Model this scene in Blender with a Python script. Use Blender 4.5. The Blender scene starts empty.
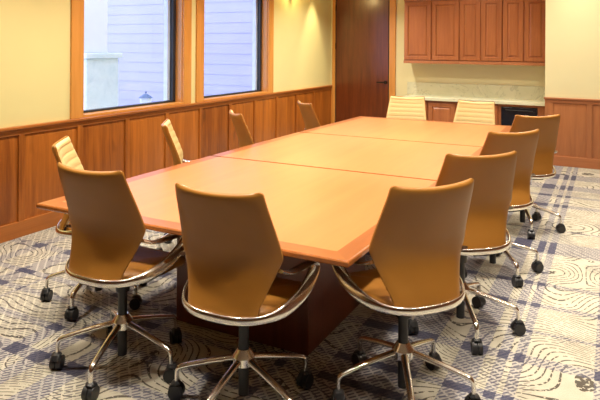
import bpy, bmesh, math, random
from mathutils import Vector, Matrix
random.seed(7)
PI = math.pi
scn = bpy.context.scene
COL = scn.collection

# ------------------------------------------------------------------ materials
class NT:
    def __init__(s, name):
        s.m = bpy.data.materials.new(name); s.m.use_nodes = True
        s.t = s.m.node_tree; s.t.nodes.clear()
        s.out = s.n('ShaderNodeOutputMaterial')
    def n(s, typ, **kw):
        nd = s.t.nodes.new(typ)
        for k, v in kw.items(): setattr(nd, k, v)
        return nd
    def l(s, a, b): s.t.links.new(a, b)
    def put(s, sock, v):
        if hasattr(v, 'is_linked') or hasattr(v, 'links'): s.l(v, sock)
        elif v is not None: sock.default_value = v
    def math(s, op, a, b=None, c=None, clamp=False):
        nd = s.n('ShaderNodeMath', operation=op); nd.use_clamp = clamp
        for i, v in enumerate((a, b, c)):
            if v is not None: s.put(nd.inputs[i], v)
        return nd.outputs[0]
    def mix(s, f, a, b, typ='MIX'):
        nd = s.n('ShaderNodeMix', data_type='RGBA', blend_type=typ)
        s.put(nd.inputs[0], f)
        for sk, v in ((nd.inputs[6], a), (nd.inputs[7], b)):
            if isinstance(v, tuple) and len(v) == 3: v = (*v, 1)
            s.put(sk, v)
        return nd.outputs[2]
    def coords(s, scale=(1, 1, 1), loc=(0, 0, 0), rot=(0, 0, 0)):
        tc = s.n('ShaderNodeTexCoord'); mp = s.n('ShaderNodeMapping')
        mp.inputs['Scale'].default_value = scale; mp.inputs['Location'].default_value = loc
        mp.inputs['Rotation'].default_value = rot
        s.l(tc.outputs['Object'], mp.inputs[0]); return mp.outputs[0]
    def noise(s, vec, scale, detail=3, rough=.5, dist=0):
        nd = s.n('ShaderNodeTexNoise'); s.l(vec, nd.inputs['Vector'])
        nd.inputs['Scale'].default_value = scale; nd.inputs['Detail'].default_value = detail
        nd.inputs['Roughness'].default_value = rough; nd.inputs['Distortion'].default_value = dist
        return nd.outputs[0]
    def ramp(s, f, stops, interp='LINEAR'):
        nd = s.n('ShaderNodeValToRGB'); cr = nd.color_ramp; cr.interpolation = interp
        while len(cr.elements) > 1: cr.elements.remove(cr.elements[-1])
        for i, (p, c) in enumerate(stops):
            if not isinstance(c, tuple): c = (c, c, c)
            e = cr.elements[0] if i == 0 else cr.elements.new(p)
            e.position = p; e.color = (*c[:3], 1)
        s.l(f, nd.inputs[0]); return nd.outputs[0]
    def bsdf(s, col, rough=.5, metal=0, spec=.5, coat=0, coat_r=.1, bump=None, bstr=.2, bdist=.01):
        b = s.n('ShaderNodeBsdfPrincipled')
        if isinstance(col, tuple): col = (*col[:3], 1)
        s.put(b.inputs['Base Color'], col); s.put(b.inputs['Roughness'], rough)
        b.inputs['Metallic'].default_value = metal
        b.inputs['Specular IOR Level'].default_value = spec
        b.inputs['Coat Weight'].default_value = coat; b.inputs['Coat Roughness'].default_value = coat_r
        if bump is not None:
            bp = s.n('ShaderNodeBump'); bp.inputs['Strength'].default_value = bstr
            bp.inputs['Distance'].default_value = bdist
            s.l(bump, bp.inputs['Height']); s.l(bp.outputs[0], b.inputs['Normal'])
        s.l(b.outputs[0], s.out.inputs[0]); return b

def plain(name, col, rough=.5, metal=0, spec=.5, coat=0, var=.06, nscale=9, bump=0):
    t = NT(name); v = t.coords()
    nz = t.noise(v, nscale, 3)
    c = t.ramp(nz, [(0.25, tuple(x * (1 - var) for x in col)), (.75, tuple(min(1, x * (1 + var)) for x in col))])
    t.bsdf(c, rough, metal, spec, coat, bump=t.noise(v, nscale * 25, 2) if bump else None, bstr=bump, bdist=.002)
    return t.m

def wood(name, dark, light, axis='z', rough=.35, coat=.15, fine=1.0, knots=0, panel=None, spec=.45, coat_r=.12):
    """grain runs along the axis; panel=(axis index, pitch, start) gives each panel its own tone"""
    t = NT(name); st = {'x': (.6, 9, 9), 'y': (9, .6, 9), 'z': (9, 9, .6)}[axis]
    v = t.coords(scale=st)
    n1 = t.noise(v, 1.6 * fine, 4, .55, .6)
    n2 = t.noise(v, 9 * fine, 3, .6)
    f = t.math('ADD', t.math('MULTIPLY', n1, .72), t.math('MULTIPLY', n2, .28))
    if panel:
        ax, pitch, start = panel
        tc = t.n('ShaderNodeTexCoord'); sp = t.n('ShaderNodeSeparateXYZ'); t.l(tc.outputs['Object'], sp.inputs[0])
        cell = t.math('FLOOR', t.math('DIVIDE', t.math('SUBTRACT', sp.outputs[ax], start), pitch))
        wn = t.n('ShaderNodeTexWhiteNoise', noise_dimensions='1D'); t.l(cell, wn.inputs['W'])
        f = t.math('ADD', f, t.math('MULTIPLY', t.math('SUBTRACT', wn.outputs[0], .5), .22))
    c = t.ramp(f, [(.3, dark), (.7, light)])
    if knots:
        kv = t.coords(scale={'x': (2.2, 6, 6), 'y': (6, 2.2, 6), 'z': (6, 6, 2.2)}[axis])
        kn = t.noise(kv, 1.1, 1)
        km = t.ramp(kn, [(.68, 0.0), (.76, 1.0)])
        c = t.mix(t.math('MULTIPLY', km, knots), c, tuple(x * .45 for x in dark))
    t.bsdf(c, rough, 0, spec, coat, coat_r, bump=n2, bstr=.03, bdist=.002)
    return t.m

def carpet_mat():
    t = NT('carpet_plaid'); tc = t.n('ShaderNodeTexCoord'); sp = t.n('ShaderNodeSeparateXYZ')
    t.l(tc.outputs['Object'], sp.inputs[0]); x, y = sp.outputs[0], sp.outputs[1]
    V = tc.outputs['Object']
    wob = t.math('MULTIPLY', t.math('SUBTRACT', t.noise(V, 45, 1), .5), .012)
    def bands(co, lo, hi, iv):
        f = t.math('DIVIDE', t.math('SUBTRACT', t.math('ADD', co, wob), lo), hi - lo)
        stops = [(0, 0.0)]
        for a, b, s in iv: stops += [((a - lo) / (hi - lo), s), ((b - lo) / (hi - lo), 0.0)]
        return t.ramp(f, stops, 'CONSTANT')
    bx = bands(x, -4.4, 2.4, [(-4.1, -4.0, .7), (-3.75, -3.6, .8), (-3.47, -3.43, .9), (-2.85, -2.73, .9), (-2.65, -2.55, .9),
                              (-2.42, -2.28, 1.), (-1.75, -1.62, .9), (-1.52, -1.46, .9), (-1.28, -.86, 1.), (-.73, -.59, 1.), (-.53, -.49, .75),  # the broad band and its neighbour also carry the chairs' shade as darker tint
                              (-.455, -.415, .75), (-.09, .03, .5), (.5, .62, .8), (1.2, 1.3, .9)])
    by = bands(y, 1.2, 9, [(1.5, 1.62, .8), (2.05, 2.12, .9), (2.31, 2.36, .8), (2.58, 2.64, .8), (2.80, 2.86, .9), (3.2, 3.28, .6), (3.56, 3.6, .6),
                           (3.94, 4.0, .6), (4.29, 4.34, .6), (5.0, 5.3, .6), (5.62, 5.66, .6), (6.5, 6.6, .7),
                           (6.95, 7.02, .7), (7.3, 7.55, .7), (7.9, 8.2, .7)])
    low = t.noise(V, 1.3, 2)
    # twill: fine slanted dashes
    ph = t.math('MULTIPLY', t.math('ADD', x, t.math('MULTIPLY', y, -.8)), 2 * PI / .029)
    tw = t.math('GREATER_THAN', t.math('SINE', ph), .1)
    dash = t.math('GREATER_THAN', t.math('SINE', t.math('MULTIPLY', t.math('ADD', x, y), 2 * PI / .07)), -.75)
    twill = t.math('MULTIPLY', tw, dash)
    # contour lines like wood rings
    wv = t.n('ShaderNodeTexWave', wave_type='BANDS', bands_direction='Y', wave_profile='SIN')
    wv.inputs['Scale'].default_value = 6.2; wv.inputs['Distortion'].default_value = 95
    wv.inputs['Detail'].default_value = .6; wv.inputs['Detail Scale'].default_value = .27; wv.inputs['Detail Roughness'].default_value = .4
    t.l(V, wv.inputs['Vector'])
    brk = t.math('GREATER_THAN', t.noise(V, 42, 2), .43)
    line = t.math('MULTIPLY', t.math('LESS_THAN', wv.outputs['Fac'], .125), brk)
    cream = t.ramp(t.noise(V, 5, 4), [(.3, (.43, .395, .305)), (.7, (.54, .50, .40))])
    cream = t.mix(t.ramp(t.noise(V, 190, 2), [(.35, 0.0), (.65, .35)]), cream, (.31, .285, .24))
    c = t.mix(t.math('MULTIPLY', line, .93), cream, (.05, .04, .03))
    # patches of twill on the ground
    patch = t.ramp(t.math('MULTIPLY_ADD', x, -.05, t.math('SUBTRACT', low, .075)), [(.50, 0.0), (.55, 1.0)])
    # bands
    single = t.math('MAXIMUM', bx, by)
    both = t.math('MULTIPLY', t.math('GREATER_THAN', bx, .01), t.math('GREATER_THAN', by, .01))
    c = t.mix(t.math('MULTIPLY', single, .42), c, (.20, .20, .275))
    c = t.mix(t.math('MULTIPLY', t.math('MULTIPLY', twill, t.math('GREATER_THAN', single, .01)), .72), c, (.05, .05, .105))
    c = t.mix(t.math('MULTIPLY', t.math('MULTIPLY', twill, patch), .68), c, (.06, .055, .08))
    c = t.mix(t.math('MULTIPLY', both, .85), c, (.028, .03, .07))
    b = t.bsdf(c, .95, 0, .1, bump=t.noise(V, 260, 2), bstr=.5, bdist=.004)
    b.inputs['Sheen Weight'].default_value = .15
    return t.m

def stone_mat(name, c1, c2, vein, scale=3):
    t = NT(name); v = t.coords()
    n = t.noise(v, scale, 5, .6, .8)
    c = t.ramp(n, [(.3, c1), (.7, c2)])
    vn = t.math('PINGPONG', t.math('MULTIPLY', t.noise(v, scale * .7, 4, .6, 1.5), 4), .5)
    c = t.mix(t.math('MULTIPLY', t.math('LESS_THAN', vn, .035), .45), c, vein)
    t.bsdf(c, .25, 0, .5); return t.m

def glass_mat():
    t = NT('window_glass'); tr = t.n('ShaderNodeBsdfTransparent'); gl = t.n('ShaderNodeBsdfGlossy')
    tr.inputs[0].default_value = (.93, .95, 1, 1); gl.inputs['Roughness'].default_value = .02
    lw = t.n('ShaderNodeLayerWeight'); lw.inputs[0].default_value = .5
    fr = t.math('MULTIPLY_ADD', t.math('POWER', lw.outputs['Facing'], 5), .6, .03)
    mx = t.n('ShaderNodeMixShader'); t.l(fr, mx.inputs[0]); t.l(tr.outputs[0], mx.inputs[1]); t.l(gl.outputs[0], mx.inputs[2])
    t.l(mx.outputs[0], t.out.inputs[0]); return t.m

def emit_mat(name, col, strength):
    t = NT(name); e = t.n('ShaderNodeEmission'); e.inputs[0].default_value = (*col, 1); e.inputs[1].default_value = strength
    t.l(e.outputs[0], t.out.inputs[0]); return t.m

M = {}
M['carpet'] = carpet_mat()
M['paint'] = plain('yellow_wall_paint', (.76, .70, .335), .75, spec=.25, var=.015, nscale=3, bump=.05)
M['cream'] = plain('cream_wall_paint', (.78, .725, .43), .75, spec=.25, var=.015, nscale=3, bump=.05)
M['ceil'] = plain('ceiling_paint', (.80, .77, .68), .85, var=.02)
M['alder'] = wood('alder_wainscot', (.21, .055, .006), (.48, .152, .019), 'z', .38, .1, knots=.55, panel=(1, .61, 3.33))
M['alder_right'] = wood('alder_wainscot_back', (.33, .12, .045), (.48, .19, .07), 'z', .35, .2, knots=.4)
M['alder_rail'] = wood('alder_rail', (.31, .095, .014), (.47, .16, .029), 'y', .33, .25)
M['alder_rail_x'] = wood('alder_rail_back', (.36, .13, .05), (.48, .19, .075), 'x', .35, .2)
M['casing'] = wood('window_casing_wood', (.56, .24, .045), (.70, .33, .08), 'z', .33, .25)
M['cabinet'] = wood('cabinet_wood', (.29, .092, .028), (.45, .16, .054), 'z', .36, .15, knots=.3)
M['door'] = wood('dark_door_veneer', (.085, .019, .005), (.165, .04, .010), 'z', .3, .4, fine=1.3, coat_r=.17)
M['table'] = wood('honey_table_veneer', (.435, .155, .042), (.50, .187, .053), 'y', .42, .12, fine=.8, coat_r=.3)
M['border'] = wood('table_border_veneer', (.25, .072, .014), (.33, .105, .022), 'y', .38, .15, coat_r=.25)
M['border_x'] = wood('table_border_cross', (.25, .072, .014), (.33, .105, .022), 'x', .38, .15, coat_r=.25)
M['edge'] = wood('table_edge_wood', (.26, .078, .016), (.35, .11, .024), 'y', .22, .4)
M['seam'] = plain('seam_shadow_gap', (.10, .035, .012), .6)
M['pedestal'] = wood('pedestal_veneer', (.11, .022, .007), (.18, .042, .012), 'z', .35, .15)
M['leather'] = plain('caramel_leather', (.345, .147, .023), .42, spec=.35, var=.05, nscale=6, bump=.06, coat=.08)
M['pad'] = plain('cream_leather', (.70, .54, .235), .5, spec=.4, var=.03, nscale=6, bump=.06)
M['seat'] = plain('tan_leather', (.30, .125, .02), .45, spec=.35, var=.05, nscale=6, bump=.06)
M['chrome'] = plain('polished_aluminium', (.82, .79, .73), .2, 1, var=.02)
M['black'] = plain('black_plastic', (.016, .016, .018), .42, var=.1)
M['blackgloss'] = plain('black_appliance_front', (.012, .013, .02), .2, var=.1)
M['bronze'] = plain('dark_bronze', (.035, .025, .018), .35, .8, var=.1)
M['brass'] = plain('aged_brass', (.55, .38, .12), .3, 1, var=.1)
M['stone'] = stone_mat('green_cream_stone', (.64, .65, .44), (.76, .75, .55), (.42, .43, .28), 3)
M['sash'] = plain('black_window_sash', (.02, .025, .035), .4)
M['exttrim'] = plain('pale_exterior_trim', (.72, .82, .90), .5)
M['glass'] = glass_mat()
M['siding'] = plain('painted_lap_siding', (.51, .495, .66), .7, var=.03, nscale=2)
M['extwhite'] = plain('white_exterior_post', (.86, .84, .84), .7, var=.02)
M['pier'] = stone_mat('pale_pier_stone', (.70, .80, .82), (.84, .90, .90), (.6, .7, .74), 4)
M['lanternmetal'] = plain('blue_grey_lantern_metal', (.13, .20, .33), .5)
M['lanternglass'] = plain('frosted_lantern_glass', (.85, .9, .95), .3, var=.02)
M['paving'] = plain('outside_paving', (.55, .56, .6), .8)
M['darkwall'] = wood('dark_unseen_wall', (.16, .06, .02), (.24, .09, .03), 'z', .4, .1)  # unseen walls, given a dark finish to cut bounced fill light
M['bulb'] = emit_mat('sconce_glow', (1, .72, .25), 14)

# ------------------------------------------------------------------ mesh helpers
class MB:
    def __init__(s): s.bm = bmesh.new()
    def _add(s, b):
        me = bpy.data.meshes.new('tmp'); b.to_mesh(me); b.free(); s.bm.from_mesh(me); bpy.data.meshes.remove(me)
    def box(s, x0, x1, y0, y1, z0, z1, bev=0, seg=2, rz=0):
        b = bmesh.new(); bmesh.ops.create_cube(b, size=1)
        for v in b.verts:
            v.co = Vector(((x0 + x1) / 2 + v.co.x * (x1 - x0), (y0 + y1) / 2 + v.co.y * (y1 - y0), (z0 + z1) / 2 + v.co.z * (z1 - z0)))
        if bev: bmesh.ops.bevel(b, geom=b.edges[:], offset=bev, segments=seg, profile=.5, affect='EDGES', clamp_overlap=True)
        s._add(b); return s
    def frustum(s, axis, r0, r1, a0, a1):
        """raised panel: rectangle r0=(u0,u1,v0,v1) at height a0 to r1 at a1 along the axis; u,v the other two axes"""
        def P(u, v, a): return {'x': (a, u, v), 'y': (u, a, v), 'z': (u, v, a)}[axis]
        b = bmesh.new(); q = []
        for r, a in ((r0, a0), (r1, a1)):
            q.append([b.verts.new(P(*uv, a)) for uv in ((r[0], r[2]), (r[1], r[2]), (r[1], r[3]), (r[0], r[3]))])
        b.faces.new(q[0]); b.faces.new(q[1])
        for i in range(4): b.faces.new((q[0][i], q[0][(i + 1) % 4], q[1][(i + 1) % 4], q[1][i]))
        bmesh.ops.recalc_face_normals(b, faces=b.faces); s._add(b); return s
    def cyl(s, p0, p1, r0, r1=None, n=20, cap=True):
        r1 = r0 if r1 is None else r1; p0, p1 = Vector(p0), Vector(p1); d = p1 - p0
        b = bmesh.new(); bmesh.ops.create_cone(b, cap_ends=cap, segments=n, radius1=r0, radius2=r1, depth=d.length)
        R = Vector((0, 0, 1)).rotation_difference(d).to_matrix().to_4x4()
        bmesh.ops.transform(b, matrix=Matrix.Translation((p0 + p1) / 2) @ R, verts=b.verts); s._add(b); return s
    def sphere(s, c, r, sc=(1, 1, 1), n=16):
        b = bmesh.new(); bmesh.ops.create_uvsphere(b, u_segments=n, v_segments=n // 2 + 2, radius=r)
        for v in b.verts: v.co = Vector((c[0] + v.co.x * sc[0], c[1] + v.co.y * sc[1], c[2] + v.co.z * sc[2]))
        s._add(b); return s
    def lathe(s, prof, c=(0, 0, 0), n=24):
        b = bmesh.new(); rows = []
        for r, z in prof: rows.append([b.verts.new((c[0] + r * math.cos(2 * PI * i / n), c[1] + r * math.sin(2 * PI * i / n), c[2] + z)) for i in range(n)])
        for a, q in zip(rows, rows[1:]):
            for i in range(n): b.faces.new((a[i], a[(i + 1) % n], q[(i + 1) % n], q[i]))
        b.faces.new(rows[0][::-1]); b.faces.new(rows[-1]); bmesh.ops.recalc_face_normals(b, faces=b.faces); s._add(b); return s
    def sweep(s, pts, majors, ra, rb, n=12):
        """elliptical bar along points; majors = direction of the long half-axis at each point; ra/rb = long/short half-axes (number or list)"""
        b = bmesh.new(); rows = []; P = [Vector(p) for p in pts]; K = len(P)
        for i in range(K):
            t = (P[min(i + 1, K - 1)] - P[max(i - 1, 0)]).normalized()
            m = Vector(majors[i] if isinstance(majors, list) else majors); m = (m - t * m.dot(t)).normalized(); w = t.cross(m)
            A = ra[i] if isinstance(ra, list) else ra; B = rb[i] if isinstance(rb, list) else rb
            rows.append([b.verts.new(P[i] + m * (A * math.cos(2 * PI * j / n)) + w * (B * math.sin(2 * PI * j / n))) for j in range(n)])
        for a, q in zip(rows, rows[1:]):
            for j in range(n): b.faces.new((a[j], a[(j + 1) % n], q[(j + 1) % n], q[j]))
        b.faces.new(rows[0]); b.faces.new(rows[-1]); bmesh.ops.recalc_face_normals(b, faces=b.faces); s._add(b); return s
    def grids(s, front, back):
        """closed solid between two equally sized point grids"""
        b = bmesh.new(); R, Cn = len(front), len(front[0])
        F = [[b.verts.new(p) for p in r] for r in front]; K = [[b.verts.new(p) for p in r] for r in back]
        for i in range(R - 1):
            for j in range(Cn - 1):
                b.faces.new((F[i][j], F[i][j + 1], F[i + 1][j + 1], F[i + 1][j])); b.faces.new((K[i][j], K[i + 1][j], K[i + 1][j + 1], K[i][j + 1]))
        for i in range(R - 1):
            for j in (0, Cn - 1): b.faces.new((F[i][j], F[i + 1][j], K[i + 1][j], K[i][j]))
        for j in range(Cn - 1):
            for i in (0, R - 1): b.faces.new((F[i][j], F[i][j + 1], K[i][j + 1], K[i][j]))
        bmesh.ops.recalc_face_normals(b, faces=b.faces); s._add(b); return s
    def prism(s, poly, z0, z1, bev=0):
        b = bmesh.new(); lo = [b.verts.new((x, y, z0)) for x, y in poly]; hi = [b.verts.new((x, y, z1)) for x, y in poly]
        n = len(poly); b.faces.new(lo[::-1]); b.faces.new(hi)
        for i in range(n): b.faces.new((lo[i], lo[(i + 1) % n], hi[(i + 1) % n], hi[i]))
        bmesh.ops.recalc_face_normals(b, faces=b.faces)
        if bev: bmesh.ops.bevel(b, geom=[e for e in b.edges if abs(e.verts[0].co.z - e.verts[1].co.z) < 1e-6], offset=bev, segments=3, profile=.5, affect='EDGES')
        s._add(b); return s
    def build(s, name, mat, parent=None, angle=19):
        me = bpy.data.meshes.new(name); s.bm.to_mesh(me); s.bm.free()
        for p in me.polygons: p.use_smooth = True
        me.set_sharp_from_angle(angle=math.radians(angle))
        me.materials.append(mat)
        o = bpy.data.objects.new(name, me); COL.objects.link(o); o.parent = parent; return o

def tag(o, label=None, cat=None, group=None, kind=None):
    if label: o['label'] = label
    if cat: o['category'] = cat
    if group: o['group'] = group
    if kind: o['kind'] = kind
    return o
def thing(name, loc, label, cat, group=None, rz=0):
    o = bpy.data.objects.new(name, None); COL.objects.link(o); o.location = loc; o.rotation_euler = (0, 0, rz)
    o.empty_display_size = .1
    return tag(o, label, cat, group)
def copy_tree(o, parent=None):
    c = o.copy(); COL.objects.link(c); c.parent = parent
    for ch in list(o.children): copy_tree(ch, c)
    return c
def struct(o): o['kind'] = 'structure'; return o
def spline(pts, n):
    """Catmull-Rom through points"""
    P = [Vector(p) for p in pts]; out = []
    for i in range(len(P) - 1):
        a, b, c, d = P[max(i - 1, 0)], P[i], P[i + 1], P[min(i + 2, len(P) - 1)]
        for k in range(n):
            t = k / n
            out.append(.5 * ((2 * b) + (c - a) * t + (2 * a - 5 * b + 4 * c - d) * t * t + (3 * b - a - 3 * c + d) * t ** 3))
    out.append(P[-1]); return out
def interp(z, tab):
    for (a, b), (c, d) in zip(tab, tab[1:]):
        if z <= c: return b + (d - b) * max(0, (z - a) / (c - a))
    return tab[-1][1]
def smooth(z, tab, w=.02): return sum(interp(z + k * w / 3, tab) for k in (-3, -2, -1, 0, 1, 2, 3)) / 7

# ------------------------------------------------------------------ the room
XL, YB, YF, XR, Y0, HC = -4.359, 9.5, 8.805, 2.4, -1.6, 2.85
CAP = .9226
# floor
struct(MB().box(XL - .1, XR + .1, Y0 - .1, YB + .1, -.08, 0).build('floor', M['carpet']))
struct(MB().box(XL - .2, XR + .2, Y0 - .2, YB + .2, HC, HC + .1).build('ceiling', M['ceil']))
W1, W2, WB, WT = (3.977, 5.43), (5.816, 7.328), .945, 2.34
w = MB(); t0, t1 = XL - .19, XL
w.box(t0, t1, Y0, YB, -.05, WB).box(t0, t1, Y0, YB, WT, HC)
for a, b in ((Y0, W1[0]), (W1[1], W2[0]), (W2[1], YB)): w.box(t0, t1, a, b, WB, WT)
wl = struct(w.build('wall_left', M['paint']))
wb = struct(MB().box(XL - .19, -.80, YB, YB + .15, -.05, HC).build('wall_back', M['cream']))
wf = struct(MB().box(-.817, XR, YF, YB + .15, -.05, HC).build('wall_front_of_niche', M['cream']))
wf.name = 'wall_right_back'
struct(MB().box(XR, XR + .15, Y0, YB, -.05, HC).build('wall_right', M['darkwall']))
struct(MB().box(XL - .19, XR + .15, Y0 - .15, Y0, -.05, HC).build('wall_rear', M['darkwall']))

# wainscot on the left wall (x = XL, faces +x)
def panel_x(mb, ya, yb, za, zb, x):
    mb.box(x, x + .006, ya - .01, yb + .01, za - .01, zb + .01)
    mb.frustum('x', (ya + .012, yb - .012, za + .012, zb - .012), (ya + .05, yb - .05, za + .05, zb - .05), x + .006, x + .015)
def panel_y(mb, xa, xb, za, zb, y):
    mb.box(xa - .01, xb + .01, y - .006, y, za - .01, zb + .01)
    mb.frustum('y', (xa + .012, xb - .012, za + .012, zb - .012), (xa + .05, xb - .05, za + .05, zb - .05), y - .006, y - .015)
mb = MB(); st = MB(); rl = MB()
ys = [Y0 + .0] + [3.33 + .61 * k for k in range(-7, 11)]
ys = [3.33 + .61 * k for k in range(-8, 10)] + [YB]
for a, b in zip(ys, ys[1:]):
    panel_x(mb, a + .03, b - .03, .135, .85, XL)
    st.box(XL, XL + .02, a - .03, a + .03, .13, .85, .003)
st.box(XL, XL + .02, YB - .03, YB, .13, .85, .003)
rl.box(XL, XL + .021, ys[0], YB, .848, .90, .003)
mb.build('wainscot_panels', M['alder'], wl); st.build('wainscot_stiles', M['alder'], wl); rl.build('wainscot_top_rail', M['alder_rail'], wl)
MB().box(XL, XL + .045, ys[0], YB, .897, CAP, .006).build('cap_rail', M['alder_rail'], wl)
MB().box(XL, XL + .024, ys[0], YB, 0, .132, .004).build('baseboard', M['alder_rail'], wl)
# wainscot on the wall beside the niche (y = YF, faces -y)
mb = MB(); st = MB(); rl = MB()
xs = [-.745 + .477 * k for k in range(0, 7)]
st.box(-.817, -.715, YF - .02, YF, .13, .85, .003)
for i, a in enumerate(xs):
    b = a + .477
    panel_y(mb, a + .03, min(b - .03, XR), .135, .85, YF)
    if i: st.box(a - .03, a + .03, YF - .02, YF, .13, .85, .003)
rl.box(-.817, XR, YF - .021, YF, .848, .90, .003)
mb.build('wainscot_panels', M['alder_right'], wf); st.build('wainscot_stiles', M['alder_right'], wf); rl.build('wainscot_top_rail', M['alder_rail_x'], wf)
MB().box(-.83, XR, YF - .04, YF, .897, CAP, .006).build('cap_rail', M['alder_rail_x'], wf)
MB().box(-.822, XR, YF - .024, YF, 0, .132, .004).build('baseboard', M['alder_rail_x'], wf)

# windows
for k, (a, b) in enumerate((W1, W2), 1):
    e = bpy.data.objects.new('window_%d' % k, None); COL.objects.link(e); e.location = (XL, a, WB); struct(e)
    def L(x0, x1, y0, y1, z0, z1, name, mat, bev=.003, mbx=None):
        m = mbx or MB(); m.box(x0 - 0, x1, y0 - a, y1 - a, z0 - WB, z1 - WB, bev)
        return m if mbx else m.build(name, mat, e)
    L(0, .022, a - .142, a, CAP - .0, WT + .14, 'casing', M['casing'])
    L(0, .022, b, b + .142, CAP - .0, WT + .14, 'casing', M['casing'])
    L(0, .022, a, b, WT, WT + .14, 'head_casing', M['casing'])
    L(-.10, .022, a, b, CAP, WB + .003, 'stool', M['casing'])
    L(-.10, .0, a, a + .012, WB, WT, 'jamb', M['casing'], 0); L(-.10, .0, b - .012, b, WB, WT, 'jamb', M['casing'], 0)
    L(-.10, .0, a, b, WT - .012, WT, 'head_jamb', M['casing'], 0)
    s = MB(); y0, y1, z0, z1 = .012, b - a - .012, .003, WT - WB - .012
    for q in ((y0, y0 + .045, z0, z1), (y1 - .045, y1, z0, z1), (y0, y1, z0, z0 + .022), (y0, y1, z1 - .045, z1)): s.box(-.135, -.085, *q, .003)
    s.build('sash', M['sash'], e)
    s = MB(); s.box(-.19, -.135, y1 - .085, y1, z0, z1); s.box(-.19, -.135, y0, y0 + .03, z0, z1)
    s.build('exterior_trim', M['exttrim'], e)
    MB().box(-.113, -.107, y0 + .04, y1 - .04, z0 + .018, z1 - .04).build('glass', M['glass'], e)

# door in the back wall
e = bpy.data.objects.new('door_1', None); COL.objects.link(e); e.location = (-3.78, YB, 0); struct(e)
def B(x0, x1, y0, y1, z0, z1, name, mat, bev=.003): return MB().box(x0 + 3.78, x1 + 3.78, y0 - YB, y1 - YB, z0, z1, bev).build(name, mat, e)
B(-4.252, -3.305, YB - .012, YB + .02, .008, 2.44, 'door_leaf', M['door'], .002)
B(-4.32, -4.268, YB - .03, YB, 0, 2.47, 'casing', M['casing']); B(-3.285, -3.178, YB - .03, YB, 0, 2.47, 'casing', M['casing'])
B(-4.32, -3.178, YB - .03, YB, 2.47, 2.58, 'head_casing', M['casing'])
B(-4.268, -4.252, YB - .004, YB, 0, 2.46, 'jamb', M['black'], 0); B(-3.305, -3.285, YB - .004, YB, 0, 2.46, 'jamb', M['black'], 0)  # black strips stand in for the shaded gaps beside the leaf
h = MB(); h.cyl((.43, -.012, 1.0), (.43, -.022, 1.0), .03).cyl((.43, -.02, 1.0), (.43, -.06, 1.0), .010)
h.sweep([(.437, -.058, 1.0), (.38, -.062, 1.0), (.305, -.058, .998), (.285, -.05, .997)], (0, 0, 1), [.012, .011, .010, .008], .008)
h.build('door_handle', M['bronze'], e)
for z in (.25, 1.6, 2.26): MB().cyl((-.478, -.02, z - .05), (-.478, -.02, z + .05), .008).build('hinge', M['bronze'], e)
B(-4.359, -4.32, YB - .02, YB, 0, CAP, 'filler_strip', M['casing'])

# ------------------------------------------------------------------ cabinets
def shaker(mb, x0, x1, z0, z1, y):
    """raised-panel cabinet door facing -y with its front at y"""
    f = .058
    mb.box(x0, x1, y, y + .02, z0, z0 + f, .003); mb.box(x0, x1, y, y + .02, z1 - f, z1, .003)
    mb.box(x0, x0 + f, y, y + .02, z0 + f, z1 - f, .003); mb.box(x1 - f, x1, y, y + .02, z0 + f, z1 - f, .003)
    mb.box(x0 + f - .005, x1 - f + .005, y + .014, y + .018, z0 + f - .005, z1 - f + .005)
    mb.frustum('y', (x0 + f + .006, x1 - f - .006, z0 + f + .006, z1 - f - .006), (x0 + f + .03, x1 - f - .03, z0 + f + .03, z1 - f - .03), y + .014, y + .002)
UY = 9.15
ulab = ['wide upper wall cabinet with two doors, next to the dark entry door', 'middle upper wall cabinet with two narrow doors, above the stone backsplash', 'upper wall cabinet with two narrow doors, against the projecting cream wall']
for (xa, xm, xb), lab in zip(((-2.935, -2.49, -2.062), (-2.062, -1.745, -1.437), (-1.437, -1.14, -.819)), ulab):
    cx = (xa + xb) / 2
    c = thing('upper_cabinet', (cx, YB, 1.36), lab, 'cabinet', 'upper wall cabinets over the counter')
    q = MB(); q.box(xa - cx + .001, xb - cx - .001, UY + .022 - YB, -.001, 0.02, .99, .002); q.build('cabinet_body', M['cabinet'], c)
    MB().box(xa - cx + .001, xb - cx - .001, UY - .004 - YB, UY + .03 - YB, -.022, .022, .003).build('light_rail', M['alder_rail_x'], c)
    MB().box(xa - cx + .001, xb - cx - .001, UY - .0 - YB, UY + .04 - YB, .955, 1.06, .006).build('crown_rail', M['alder_rail_x'], c)
    for p, r in ((xa, xm), (xm, xb)):
        d = MB(); shaker(d, p - cx + .010, r - cx - .010, .034, .945, UY - YB); d.build('cabinet_door', M['cabinet'], c)
BY = 9.1
def base_cab(xa, xb, lab, doors):
    cx = (xa + xb) / 2
    c = thing('base_cabinet', (cx, YB, 0), lab, 'cabinet', 'base cabinets under the counter')
    f = BY + .022 - YB
    if doors: MB().box(xa - cx + .001, xb - cx - .001, f, -.001, .09, .768, .002).build('cabinet_body', M['cabinet'], c)
    else:
        q = MB(); q.box(xa - cx + .001, -1.443 - cx, f, -.001, .09, .768, .002); q.box(-.943 - cx, xb - cx - .001, f, -.001, .09, .768, .002)
        q.box(-1.443 - cx, -.943 - cx, f, -.001, .735, .768); q.box(-1.443 - cx, -.943 - cx, f, -.001, .09, .40)
        q.build('cabinet_body', M['cabinet'], c)
    MB().box(xa - cx + .001, xb - cx - .001, f + .06, -.02, 0, .09).build('toe_kick', M['black'], c)
    for p, r in doors:
        d = MB(); shaker(d, p - cx, r - cx, .12, .735, BY - YB); d.build('cabinet_door', M['cabinet'], c)
    if not doors:
        d = MB(); shaker(d, -1.441 - cx, -.945 - cx, .12, .39, BY - YB); d.build('drawer_front', M['cabinet'], c)
base_cab(-2.91, -2.535, 'wooden base cabinet at the door end of the counter, behind the left far chair', [(-2.9, -2.545)])
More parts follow.
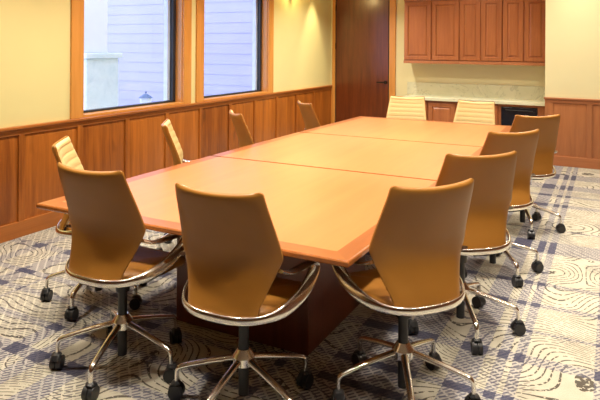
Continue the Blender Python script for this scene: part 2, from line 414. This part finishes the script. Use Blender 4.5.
base_cab(-2.535, -2.09, 'wooden base cabinet with a single raised-panel door between the two far chairs', [(-2.515, -2.115)])
base_cab(-2.09, -1.48, 'wooden base cabinet behind the right far chair, beside the black appliance', [(-2.08, -1.79), (-1.78, -1.49)])
base_cab(-1.48, -.819, 'wooden base cabinet framing the black appliance, next to the wainscot corner', [])
a = thing('built_in_appliance', (-1.193, 9.13, .401), 'black built-in appliance front set in the base cabinets under the counter', 'appliance')
MB().box(-.245, .245, -.006, .35, 0, .33, .004).build('appliance_body', M['black'], a)
MB().box(-.238, .238, -.02, -.006, .008, .322, .004).build('appliance_door', M['blackgloss'], a)
MB().sweep([(-.18, -.02, .285), (-.18, -.036, .285), (.18, -.036, .285), (.18, -.02, .285)], (0, 0, 1), .006, .006, 8).build('handle', M['black'], a)
ct = thing('countertop', (-1.865, YB, .77), 'pale green-cream stone countertop with upstand along the back niche', 'countertop')
MB().box(-1.055, 1.046, 9.065 - YB, -.001, 0, .05, .006).build('counter_slab', M['stone'], ct)
MB().box(-1.11, 1.046, -.022, -.001, .05, .25, .003).build('backsplash', M['stone'], ct)

# sconce on the left wall
s = thing('wall_sconce', (XL, 8.0, 2.47), 'small brass wall sconce with glowing glass on the yellow wall beside the window', 'lamp')
MB().box(0, .016, -.05, .05, -.09, .09, .006).build('backplate', M['brass'], s)
MB().sweep(spline([(.012, 0, -.05), (.06, 0, -.09), (.10, 0, -.10), (.11, 0, -.075)], 5), (0, 1, 0), .008, .008, 10).build('arm', M['brass'], s)
MB().lathe([(.008, -.14), (.022, -.125), (.03, -.10), (.018, -.085), (.03, -.075), (.032, -.065)], (.11, 0, 0)).build('lamp_holder', M['brass'], s)
MB().lathe([(.028, -.07), (.045, -.03), (.052, .03), (.045, .08), (.032, .10)], (.11, 0, 0)).build('lamp_shade', M['bulb'], s)

# ------------------------------------------------------------------ outside the windows
struct(MB().box(-20, XL - .19, -2, 11.5, -.35, -.25).build('ground', M['paving']))
sd = MB(); z = -.25
while z < 4.6:   # lap boards, each leaning out at the bottom
    b = bmesh.new(); vs = [b.verts.new(p) for p in ((-20, 10.0, z), (-4.56, 10.0, z), (-4.56, 10.011, z + .21), (-20, 10.011, z + .21), (-20, 10.06, z), (-4.56, 10.06, z), (-4.56, 10.06, z + .21), (-20, 10.06, z + .21))]
    for q in ((0, 1, 2, 3), (4, 7, 6, 5), (0, 4, 5, 1), (3, 2, 6, 7), (0, 3, 7, 4), (1, 5, 6, 2)): b.faces.new([vs[i] for i in q])
    bmesh.ops.recalc_face_normals(b, faces=b.faces); sd._add(b); z += .21
struct(sd.build('wall_exterior_siding', M['siding']))
p = thing('stone_pier', (-6.55, 6.05, -.25), 'pale stone pier with a cap outside the first window', 'pillar')
MB().box(-.36, .33, -.3, .29, 0, 1.66, .015).build('pier_shaft', M['pier'], p)
MB().box(-.40, .37, -.34, .33, 1.66, 1.735, .012).build('pier_cap', M['pier'], p)
MB().box(-.30, .20, -.24, .20, 1.735, 4.6, .01).build('upper_post', M['extwhite'], p)
l = thing('post_lantern', (-6.55, 7.26, -.27), 'small blue-grey post lantern outside, low behind the window sill', 'lamp')
MB().cyl((0, 0, 0), (0, 0, .90), .035).build('post', M['lanternmetal'], l)
MB().cyl((0, 0, .90), (0, 0, 1.03), .085, .095, 6).build('lantern_glass', M['lanternglass'], l)
MB().cyl((0, 0, 1.03), (0, 0, 1.09), .12, .03, 6).cyl((0, 0, 1.10), (0, 0, 1.13), .015).build('lantern_roof', M['lanternmetal'], l)

# ------------------------------------------------------------------ conference table
TX, TYn, TYf, TT = -1.8405, 2.209, 6.863, .74
HW, BUL = .905, .028
def half(y): u = (y - (TYn + TYf) / 2) / ((TYf - TYn) / 2); return HW + BUL * (1 - u * u)
tb = thing('conference_table', (TX, (TYn + TYf) / 2, 0), 'long honey-coloured wooden conference table with darker border and two cross seams', 'table')
cy = (TYn + TYf) / 2
def strip(ya, yb, inset, n=10):
    yy = [ya + (yb - ya) * i / n for i in range(n + 1)]
    return [(half(y) - inset, y - cy) for y in yy] + [(-(half(y) - inset), y - cy) for y in reversed(yy)]
BW, G = .085, .011
cuts = [TYn + BW, 3.811, 5.290, TYf - BW]
for i in range(3):
    ya = cuts[i] + (G if i else 0); yb = cuts[i + 1] - (G if i < 2 else 0)
    MB().prism(strip(ya, yb, BW), .722, TT, 0).build('tabletop', M['table'], tb)
# borders: long sides in three lengths, ends mitred
for sx in (1, -1):
    for i in range(3):
        ya = [TYn, 3.811 + G, 5.290 + G][i]; yb = [3.811 - G, 5.290 - G, TYf][i]
        n = 10; q = []
        for k in range(n + 1):
            y = ya + (yb - ya) * k / n; q.append((sx * half(y), y - cy))
        for k in range(n, -1, -1):
            y = ya + (yb - ya) * k / n; y = min(max(y, TYn + BW), TYf - BW); q.append((sx * (half(y) - BW), y - cy))
        MB().prism(q, .722, TT, 0).build('side_border', M['border'], tb)
for ya, yb in ((TYn, TYn + BW), (TYf, TYf - BW)):
    MB().prism([(-half(ya), ya - cy), (half(ya), ya - cy), (half(yb) - BW, yb - cy), (-(half(yb) - BW), yb - cy)], .722, TT, 0).build('end_border', M['border_x'], tb)
# solid wood edge: outward bevel round the rim
def ring(off): return [(x + (off if x > 0 else -off), y + (off * (1 if y > 0 else -1) if abs(abs(y) - (TYf - TYn) / 2) < 1e-4 else 0)) for x, y in strip(TYn, TYf, 0, 20)]
b = bmesh.new(); rows = []
for off, zz in ((0, TT), (.004, TT - .001), (.008, TT - .006), (.008, TT - .02), (.003, TT - .026), (-.025, TT - .038), (-.06, TT - .038), (-.06, TT - .018)):
    rows.append([b.verts.new((x, y, zz)) for x, y in ring(off)])
for r0, r1 in zip(rows, rows[1:]):
    n = len(r0)
    for i in range(n): b.faces.new((r0[i], r0[(i + 1) % n], r1[(i + 1) % n], r1[i]))
bmesh.ops.recalc_face_normals(b, faces=b.faces); e = MB(); e._add(b); e.build('edge_moulding', M['edge'], tb)
MB().prism(strip(TYn + .06, TYf - .06, .06), .703, .7225).build('underframe', M['seam'], tb)
for ya, yb in ((2.75, 3.55), (5.5, 6.3)):
    q = MB(); q.box(-.40, .46, ya - cy, yb - cy, .0, .704, .006); q.build('pedestal', M['pedestal'], tb)

# ------------------------------------------------------------------ chairs
ZB, ZT = .508, 1.03
WTAB = [(.508, .165), (.55, .174), (.65, .212), (.738, .249), (1.03, .210)]
YTAB = [(.508, -.222), (.55, -.200), (.63, -.168), (.71, -.155), (.80, -.180), (1.03, -.268)]
def wz(z):
    w_ = smooth(z, WTAB, .012); r = .014
    if z > ZT - r: u = (z - (ZT - r)) / r; w_ -= r * (1 - math.sqrt(max(0, 1 - u * u)))
    return w_
def back_pt(s, z, depth, inset=0, ribs=0):
    zz = z - .013 * (1 - s * s) * max(0, (z - .85) / (ZT - .85))
    x = (wz(z) - inset) * s
    y = smooth(z, YTAB, .06) + .036 * (x / .22) ** 2 + depth
    return (x, y, zz)
def make_chair(label, group):
    t = thing('conference_chair', (0, 0, 0), label, 'chair', group)
    NS, NZ = 24, 48
    S = [math.sin(-PI / 2 + PI * j / NS) * .35 + (-1 + 2 * j / NS) * .65 for j in range(NS + 1)]
    Zs = [ZB + (ZT - ZB) * i / NZ for i in range(NZ - 2)] + [ZT - .015, ZT - .008, ZT - .003, ZT]
    rear, front = [], []
    for z in Zs:
        ez = 1 - max(0, (z - (ZT - .02)) / .02) ** 3
        rear.append([back_pt(s, z, -.014 * (1 - abs(s) ** 10) * ez) for s in S]); front.append([back_pt(s, z, .010) for s in S])
    o = MB(); o.grids(rear, front); o.build('backrest', M['leather'], t, 50)
    rear, front = [], []
    NP = 90; z0, z1 = .53, ZT - .006
    for i in range(NP + 1):
        z = z0 + (z1 - z0) * i / NP; e = min(1, (z1 - z) / .02, (z - z0) / .02); e = math.sqrt(max(0, 1 - (1 - e) ** 2))
        rib = .005 * (abs(math.sin(PI * (z - z0) / .0515)) ** .4) if z < z1 - .03 else .005
        r1, r2 = [], []
        for s in S:
            k = math.sqrt(max(0, 1 - abs(s) ** 8)) * e
            r1.append(back_pt(s, z, .010, .006)); r2.append(back_pt(s, z, .011 + (.012 + rib) * k, .006))
        rear.append(r1); front.append(r2)
    o = MB(); o.grids(front, rear); o.build('back_pad', M['pad'], t, 60)
    # seat cushion
    prof = [(.86, .470), (.96, .477), (1.0, .493), (1.0, .508), (.975, .521), (.92, .529), (.7, .530), (.35, .525)]
    n = 56; b = bmesh.new(); rows = []
    for k, z in prof:
        r = []
        for i in range(n):
            a_ = 2 * PI * i / n; ca, sa = math.cos(a_), math.sin(a_); p_ = .42
            x = math.copysign(abs(ca) ** p_, ca) * .235; y = math.copysign(abs(sa) ** p_, sa) * .225
            x *= 1 - .12 * max(0, -y / .225)
            zz = z - .03 * max(0, (y - .08) / .145) ** 2
            r.append(b.verts.new((x * k, .045 + y * k, zz)))
        rows.append(r)
    for r0, r1 in zip(rows, rows[1:]):
        for i in range(n): b.faces.new((r0[i], r0[(i + 1) % n], r1[(i + 1) % n], r1[i]))
    b.faces.new(rows[0]); b.faces.new(rows[-1]); bmesh.ops.recalc_face_normals(b, faces=b.faces)
    o = MB(); o._add(b); o.build('seat', M['seat'], t, 60)
    # polished loop: round the back under the shell, up the sides, back along the arms to the hips of the backrest
    half_p = [(0, -.240, .500), (.10, -.231, .501), (.185, -.186, .504), (.245, -.105, .516), (.276, .0, .548), (.285, .085, .594), (.284, .128, .630),
              (.281, .128, .652), (.277, .09, .662), (.268, .0, .666), (.255, -.07, .670), (.236, -.122, .690)]
    half_m = [(0, 0, 1), (0, 0, 1), (-.1, -.1, 1), (-.3, -.2, .8), (-.5, -.4, .5), (-.8, -.3, .3), (-1, 0, .1), (-1, 0, 0), (-1, 0, 0), (-1, 0, 0), (-1, 0, 0), (-1, 0, .1)]
    pr = spline(half_p, 5); mr = spline(half_m, 5)
    pts = [Vector((-q.x, q.y, q.z)) for q in reversed(pr[1:])] + pr
    mj = [Vector((q.x, -q.y, -q.z)) for q in reversed(mr[1:])] + mr
    mj = [Vector((-m_.x, m_.y, m_.z)) for m_ in reversed(mr[1:])]; 
    mj = [m_ if m_.z >= 0 else -m_ for m_ in mj] + mr
    # keep the long axis turning without a flip
    for i in range(1, len(mj)):
        if mj[i].dot(mj[i - 1]) < 0: mj[i] = -mj[i]
    wd_ = [.018 + .008 * max(0, min(1, (abs(q.x) - .2) / .06)) for q in pts]
    o = MB(); o.sweep(pts, mj, wd_, .0085, 14); o.build('armrest_loop', M['chrome'], t, 60)
    # mechanism and column
    o = MB(); o.box(-.11, .11, -.10, .13, .445, .472, .008); o.box(-.05, .05, -.235, -.08, .474, .488, .004); o.build('seat_plate', M['black'], t)
    MB().cyl((0, 0, .05), (0, 0, .44), .023, n=24).cyl((0, 0, .37), (0, 0, .447), .034, .04).build('gas_lift', M['black'], t)
    MB().lathe([(.030, .18), (.048, .188), (.05, .222), (.036, .242), (.027, .255)]).build('base_hub', M['chrome'], t)
    for k in range(5):
        c_, s_ = math.cos(2 * PI * k / 5), math.sin(2 * PI * k / 5)
        path = spline([(.035, 0, .212), (.15, 0, .186), (.275, 0, .152), (.302, 0, .138), (.310, 0, .115), (.311, 0, .075)], 4)
        L_ = len(path); ra = [.018 - .007 * i / (L_ - 1) for i in range(L_)]; rb = [.013 - .004 * i / (L_ - 1) for i in range(L_)]
        o = MB(); o.sweep(path, (0, 1, 0), ra, rb, 10)
        bmesh.ops.rotate(o.bm, verts=o.bm.verts, cent=(0, 0, 0), matrix=Matrix.Rotation(2 * PI * k / 5, 3, 'Z'))
        lg = o.build('leg', M['chrome'], t, 60)
        o = MB(); ang = random.uniform(0, 6.28)
        o.cyl((-.026, 0, .033), (-.002, 0, .033), .033, n=20).cyl((.002, 0, .033), (.026, 0, .033), .033, n=20).cyl((-.02, 0, .033), (.02, 0, .033), .012, n=10)
        o.sweep([(-.0, -.03, .05), (0, -.018, .069), (0, .002, .074), (0, .016, .068)], (1, 0, 0), [.02, .024, .024, .016], [.006, .008, .010, .008], 10)
        bmesh.ops.rotate(o.bm, verts=o.bm.verts, cent=(0, 0, 0), matrix=Matrix.Rotation(ang, 3, 'Z'))
        bmesh.ops.translate(o.bm, verts=o.bm.verts, vec=(.311 * c_, .311 * s_, 0))
        o.build('caster', M['black'], lg, 40)
    return t
# (x, y, heading of the seat in degrees anticlockwise from +y, turn of the star base, lift of the upper part, label)
SPOTS = [
    (-2.168, 2.245, 0, 0, 0, 'caramel swivel chair at the near end of the table, closer to the windows', 'chairs at the near end'),
    (-1.447, 2.245, 3, 55, -.014, 'caramel swivel chair at the near end of the table, closer to the near table corner', 'chairs at the near end'),
    (-.840, 2.64, 51, 7, 0, 'caramel swivel chair nearest the camera on the long side away from the windows', 'chairs along the open side'),
    (-.765, 3.47, 41, 10, .006, 'caramel swivel chair, second from the near table corner on the long side away from windows', 'chairs along the open side'),
    (-.755, 4.455, 47, 22, .004, 'caramel swivel chair, third from the near table corner on the long side away from windows', 'chairs along the open side'),
    (-.70, 5.62, 39, 2, 0, 'caramel swivel chair farthest along the side away from windows, in front of the back wainscot', 'chairs along the open side'),
    (-2.87, 2.76, -51, 0, -.03, 'chair on the window side nearest the camera, cream ribbed front showing behind another chair', 'chairs along the window side'),
    (-2.875, 3.765, -52, 30, -.025, 'chair on the window side with its thin cream front below the first window', 'chairs along the window side'),
    (-2.905, 4.75, -43, 50, -.035, 'chair on the window side seen edge-on below the second window', 'chairs along the window side'),
    (-2.905, 6.13, -43, 20, -.055, 'farthest chair on the window side, edge-on beyond the second window', 'chairs along the window side'),
    (-2.20, 6.93, 191, 10, -.04, 'cream ribbed chair at the far end of the table, nearer the dark door', 'chairs at the far end'),
    (-1.42, 6.915, 177, 40, -.055, 'cream ribbed chair at the far end of the table, nearer the black appliance', 'chairs at the far end'),
]
UPPER = ('backrest', 'back_pad', 'seat', 'armrest_loop', 'seat_plate')
proto = make_chair(SPOTS[0][5], SPOTS[0][6])
for i, (x, y, r, ph, dz, lab, grp) in enumerate(SPOTS):
    c = proto if i == 0 else copy_tree(proto)
    c.location = (x, y, 0); c.rotation_euler = (0, 0, math.radians(r)); c['label'] = lab; c['group'] = grp
    for ch in c.children:
        nm = ch.name.split('.')[0]
        if nm == 'leg': ch.rotation_euler = (0, 0, math.radians(ph - r))
        if nm in UPPER: ch.location = (0, 0, dz)

# ------------------------------------------------------------------ light
def area(name, loc, size, power, col=(1, .86, .64), rot=(0, 0, 0), shape='DISK', spread=PI):
    d = bpy.data.lights.new(name, 'AREA'); d.energy = power; d.color = col; d.shape = shape; d.size = size; d.spread = spread
    o = bpy.data.objects.new(name, d); COL.objects.link(o); o.location = loc; o.rotation_euler = rot; return o
for x in (-3.3, -1.84, -.4, .9):
    for y in (1.75, 2.7, 3.9, 5.4, 6.9, 8.2):
        pw = {1.75: 16, 2.7: 12, 3.9: 20, 5.4: 21, 6.9: 22, 8.2: 16}[y] * (1 if x < .5 else .62)
        if x < -3: pw = 15 if y < 2 else 28
        area('ceiling_downlight', (x, y, HC - .01), .2, pw, (1, .905, .75), spread=math.radians(88 if y < 2 else 125 if x < -3 else 140 if y > 6.5 else 90))
def spot(name, loc, target, power, ang, blend=.5, col=(1, .80, .50), r=.03):
    d = bpy.data.lights.new(name, 'SPOT'); d.energy = power; d.color = col; d.spot_size = math.radians(ang); d.spot_blend = blend; d.shadow_soft_size = r
    o = bpy.data.objects.new(name, d); COL.objects.link(o); o.location = loc
    o.rotation_euler = (Vector(target) - Vector(loc)).to_track_quat('-Z', 'Y').to_euler(); return o
spot('wall_washer', (XL + .28, 8.75, HC - .02), (XL + .1, 8.75, 0), 130, 50, .7)
pl = bpy.data.lights.new('sconce_lamp', 'POINT'); pl.energy = 10; pl.color = (1, .7, .28); pl.shadow_soft_size = .05
po = bpy.data.objects.new('sconce_lamp', pl); COL.objects.link(po); po.location = (XL + .24, 8.0, 2.47)

wd = bpy.data.worlds.new('overcast_sky'); scn.world = wd; wd.use_nodes = True
bg = wd.node_tree.nodes['Background']; bg.inputs[0].default_value = (.66, .74, 1.0, 1); bg.inputs[1].default_value = 3.2

# ------------------------------------------------------------------ camera
F_, H_, TH, ROLL = 597.62, 45.83, .48203, .00652
cd = bpy.data.cameras.new('camera'); cam = bpy.data.objects.new('camera', cd); COL.objects.link(cam)
cd.sensor_width = 36; cd.lens = 36 * F_ / 600; cd.shift_y = (H_ - 200) / 600
cam.matrix_world = Matrix.Translation((0, 0, 1.6)) @ Matrix.Rotation(TH, 4, 'Z') @ Matrix.Rotation(PI / 2, 4, 'X') @ Matrix.Rotation(ROLL, 4, 'Z')
scn.camera = cam
vs = scn.view_settings; vs.view_transform = 'Standard'; vs.look = 'None'; vs.gamma = 1; vs.use_curve_mapping = False; vs.exposure = -.02
scn.cycles.use_denoising = True
scn.cycles.max_bounces = 8
